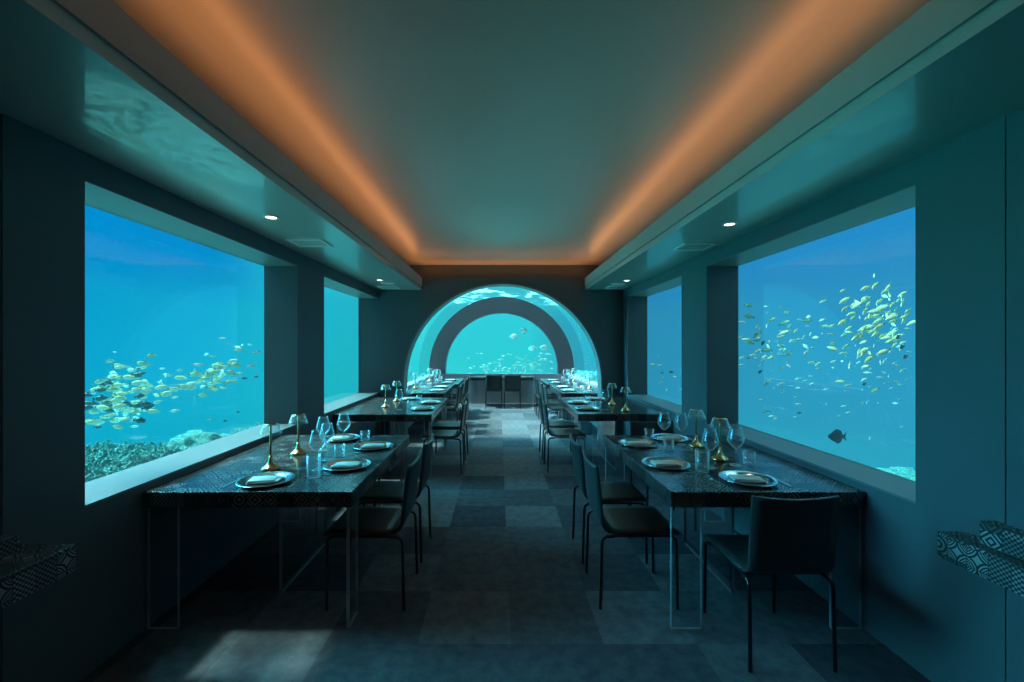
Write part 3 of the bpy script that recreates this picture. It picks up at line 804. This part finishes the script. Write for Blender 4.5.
heads = [coral_head(i).build('boulder_coral', M['coral']) for i in range(2)]
heads_p = [coral_head(5, .25, 2).build('pale_boulder_coral', M['coral_pale'])]
spots = []
def reef(proto, u, v, Y, sc, label, group=None):
    x, y, z = cam_pt(u, v, Y); o = place(proto, (x, y, z), rnd.random()*6, label, 'coral', group, sc); o.scale = (sc, sc, sc*rnd.uniform(.85,1.1)); spots.append((x,y,z)); return o
reef(heads[0], 193, 449, 5.2, .27, 'broad dark boulder coral below the middle of the left window')
reef(heads_p[0], 221, 441, 5.9, .13, 'pale round coral between two darker corals, left window')
reef(heads[1], 246, 437, 6.4, .23, 'dark flat coral nearest the pier, left window')
reef(heads[0], 176, 470, 5.4, .18, 'dark boulder coral low behind the left sill')
reef(heads[1], 266, 430, 6.8, .18, 'small dark coral at the edge of the pier, left window')
bank = MB(); stag = [staghorn(i) for i in range(3)]
for i, (u, v, Y, sc) in enumerate(((90,486,3.5,.30),(110,478,3.9,.32),(130,474,4.2,.32),(146,476,4.0,.28),(160,466,4.4,.30),(102,498,3.3,.30),(124,494,3.5,.28),(146,490,3.7,.26),(164,482,4.0,.26),(88,470,4.4,.34),(136,464,4.7,.28),(112,466,4.5,.32))):
    m_ = stag[i % 3]; b = Matrix.Translation(Vector(cam_pt(u, v, Y))/.3) @ Matrix.Rotation(rnd.random()*6, 4, 'Z') @ Matrix.Scale(sc/.3, 4)
    bank._add([b @ Vector(p) for p in m_.v], m_.f, 0, True)
o = bank.build('branching_coral', M['coral']); o.scale = (.3,)*3
tag(o, 'bank of bushy branching coral low outside the large left window', 'coral', None, 'stuff')
for i, (u, v, Y, sc) in enumerate(((862,482,8.4,.34),(902,484,7.0,.34),(826,470,10,.34),(934,496,6,.3))):
    reef(heads[i % 2] if i % 2 else heads_p[0], u, v, Y, sc, ('low pale coral outside the right window, centre of three', 'low dark coral at the right edge of the right window', 'low pale coral beyond the right sill, farthest', 'low dark coral hidden by the right pier')[i])
reef(heads[1], 592, 386, 17, .8, 'distant dark coral mound outside the tunnel vault, right side')

# ------------------------------------------------------------------ water around the building
wm_l = water_mat('sea_water_left', (.000,.36,.66), .060)
wm_r = water_mat('sea_water_right', (.030,.34,.56), .065)
wm_f = water_mat('sea_water_ahead', (.030,.66,.74), .050)
def water(mb, mat):
    o = mb.build('water', mat); struct(o, 'clear blue sea water around the building'); return o
water(MB().box(-16, -2.32, -3.5, 11.5, -2, 3.9), wm_l)
water(MB().box(-16, -2.33, 11.52, 34, -2, 3.9), wm_f)
water(MB().box(2.38, 16, -3.5, 34, -2, 3.9), wm_r)
wv = MB(); Rw = 1.985
prof = [(-2.31,-.12),(-2.31,3.9),(2.37,3.9),(2.37,-.12),(CX+Rw,-.12)] + [(CX+Rw*math.cos(math.pi*i/48), ZV+Rw*math.sin(math.pi*i/48)) for i in range(49)] + [(CX-Rw,-.12)]
k = len(prof)
vs = [(x, 7.32, z) for x, z in prof] + [(x, 11.99, z) for x, z in prof]
wv._add(vs, [list(range(k)), [k+i for i in range(k)][::-1]] + [((i+1)%k, i, k+i, k+(i+1)%k) for i in range(k)], 0)
water(wv, wm_f)
water(MB().box(-2.31, 2.37, 12.03, 34, -2, 3.9), wm_f)

# rippled surface of the sea, seen from below through the vault
m, t, out = newmat('sea_surface_ripples')
g = t.node('ShaderNodeTexCoord').outputs['Object']
n1 = t.noise(t.vmath('MULTIPLY', g, (.9, .42, 1)), 1.0, 5, .6, 1.2); n2 = t.noise(t.vmath('MULTIPLY', g, (1.6, 1.1, 1)), 1.0, 3, .6, .8)
rp = t.smooth(t.math('MULTIPLY_ADD', n2, .45, t.math('MULTIPLY', n1, .6)), .50, .63)
tr = t.node('ShaderNodeBsdfTransparent'); tr.inputs[0].default_value = (1,1,1,1)
tl = t.node('ShaderNodeBsdfTranslucent'); tl.inputs[0].default_value = (.95,1,1,1)
mx = t.node('ShaderNodeMixShader'); t.put(mx.inputs[0], t.math('MULTIPLY', rp, .85)); t.put(mx.inputs[1], tr.outputs[0]); t.put(mx.inputs[2], tl.outputs[0])
t.put(out.inputs[0], mx.outputs[0])
sf_ = MB(); vs = []; fs = []; nx, ny = 40, 80
for j in range(ny+1):
    for i in range(nx+1):
        x = -6.3+12.6*i/nx; y = -3+29*j/ny; vs.append((x, y, 4.05+.05*noise.noise(Vector((x*.8, y*.8, 0)))))
for j in range(ny):
    for i in range(nx):
        a = j*(nx+1)+i; fs.append((a, a+1, a+nx+2, a+nx+1))
sf_._add(vs, fs, 0, True)
struct(sf_.build('water_surface', m), 'rippled bright sea surface above the glass tunnel')

# ------------------------------------------------------------------ world: the lit open sea
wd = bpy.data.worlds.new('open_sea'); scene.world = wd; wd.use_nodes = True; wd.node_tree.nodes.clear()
t = NT(wd.node_tree); out = t.node('ShaderNodeOutputWorld'); bg = t.node('ShaderNodeBackground')
d = t.node('ShaderNodeTexCoord').outputs['Generated']; x, y, z = t.sep(d)
h = t.math('MULTIPLY_ADD', z, .5, .5)
P_ = lambda zz: .5+.5*zz
side = t.ramp(h, [(P_(-.6),(.01,.30,.30)),(P_(-.18),(.004,.50,.60)),(P_(0),(.001,.38,.70)),(P_(.12),(.0,.24,.66)),(P_(.3),(.0,.26,.72)),(P_(.7),(.25,.85,.95))])
ahead = t.ramp(h, [(P_(-.4),(.02,.45,.42)),(P_(-.06),(.03,.66,.66)),(P_(.05),(.05,.66,.80)),(P_(.25),(.10,.75,.90)),(P_(.7),(.5,.95,1))])
az = t.math('ARCTAN2', x, y)                    # 0 ahead, negative to the left
k = t.math('MULTIPLY', t.smooth(az, -.60, -.42), t.math('SUBTRACT', 1, t.smooth(az, .20, .36)))
c = t.mix(k, side, ahead)
# added lobes out of view: left (sun side) lights the room, right is dimmed
naz = t.math('MULTIPLY', az, -1)
lo = t.mix(t.smooth(t.math('MULTIPLY', z, -1), -.15, .30), (.06,.44,.60,1), (.04,.78,.66,1)); 
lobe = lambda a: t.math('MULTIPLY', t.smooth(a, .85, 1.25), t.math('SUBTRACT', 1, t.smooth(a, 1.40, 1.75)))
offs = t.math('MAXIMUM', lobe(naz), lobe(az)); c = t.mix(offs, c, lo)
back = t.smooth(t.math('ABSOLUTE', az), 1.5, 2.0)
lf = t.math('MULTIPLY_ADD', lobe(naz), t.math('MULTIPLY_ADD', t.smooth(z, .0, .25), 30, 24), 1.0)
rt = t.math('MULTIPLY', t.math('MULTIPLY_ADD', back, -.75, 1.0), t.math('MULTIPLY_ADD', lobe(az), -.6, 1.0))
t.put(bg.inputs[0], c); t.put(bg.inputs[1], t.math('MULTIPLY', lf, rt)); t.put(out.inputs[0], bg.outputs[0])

# ------------------------------------------------------------------ lights
def light(name, typ, loc, rot, energy, col, **kw):
    L = bpy.data.lights.new(name, typ); L.energy = energy; L.color = col
    for k_, v_ in kw.items(): setattr(L, k_, v_)
    o = bpy.data.objects.new(name, L); COL.objects.link(o); o.location = loc; o.rotation_euler = rot; return o
sd = Vector((.50, .0, -.86))
sun = light('sun', 'SUN', (-6, 3, 12), sd.to_track_quat('-Z', 'Y').to_euler(), 8, (.72,1.0,.90), angle=R(4))
OC = (1.0, .36, .10)
light('cove_strip_left', 'AREA', (-1.325, 2.15, 2.648), (R(180), R(50), 0), 10, OC, shape='RECTANGLE', size=.04, size_y=9.4)
light('cove_strip_right', 'AREA', (1.467, 2.15, 2.648), (R(180), R(-50), 0), 10, OC, shape='RECTANGLE', size=.04, size_y=9.4)
light('cove_strip_end', 'AREA', (CX, 7.01, 2.64), (R(218), 0, 0), 3.2, OC, shape='RECTANGLE', size=2.6, size_y=.04)
for x_, y_ in ((-1.60,3.02),(-1.63,5.88),(1.71,3.19),(1.76,5.92)):
    light('downlight_spot', 'SPOT', (x_, y_, ZS-.02), (0,0,0), 2.0, (1,.85,.65), spot_size=R(50), spot_blend=.6, shadow_soft_size=.03)
def portal(loc, rot, sx, sy):
    o = light('window_portal', 'AREA', loc, rot, 1, (1,1,1), shape='RECTANGLE', size=sx, size_y=sy); o.data.cycles.is_portal = True
portal((-2.29, 3.08, 1.57), (0, R(-90), 0), 1.53, 2.13); portal((-2.29, 5.84, 1.57), (0, R(-90), 0), 1.53, 2.15)
portal((2.34, 3.10, 1.57), (0, R(90), 0), 1.53, 2.08); portal((2.34, 5.81, 1.57), (0, R(90), 0), 1.53, 2.2)
portal((CX, 7.1, 1.5), (R(-90), 0, 0), 3.2, 2.2)

# ------------------------------------------------------------------ camera
cd = bpy.data.cameras.new('camera'); cam = bpy.data.objects.new('camera', cd); COL.objects.link(cam)
cam.location = (0, 0, 1.55); cam.rotation_euler = (R(90), 0, 0)
cd.sensor_width = 36; cd.lens = 430/1024*36; cd.shift_x = 13/1024; cd.shift_y = 5.5/1024; cd.clip_start = .02; cd.clip_end = 200
scene.camera = cam
scene.view_settings.view_transform = 'Standard'; scene.view_settings.look = 'None'
scene.view_settings.gamma = 1; scene.view_settings.exposure = 0; scene.view_settings.use_curve_mapping = False
cy = scene.cycles
cy.max_bounces = 10; cy.diffuse_bounces = 5; cy.glossy_bounces = 4; cy.transparent_max_bounces = 40; cy.transmission_bounces = 6; cy.volume_bounces = 0
cy.caustics_reflective = False; cy.caustics_refractive = False; cy.sample_clamp_indirect = 4
cy.use_denoising = True
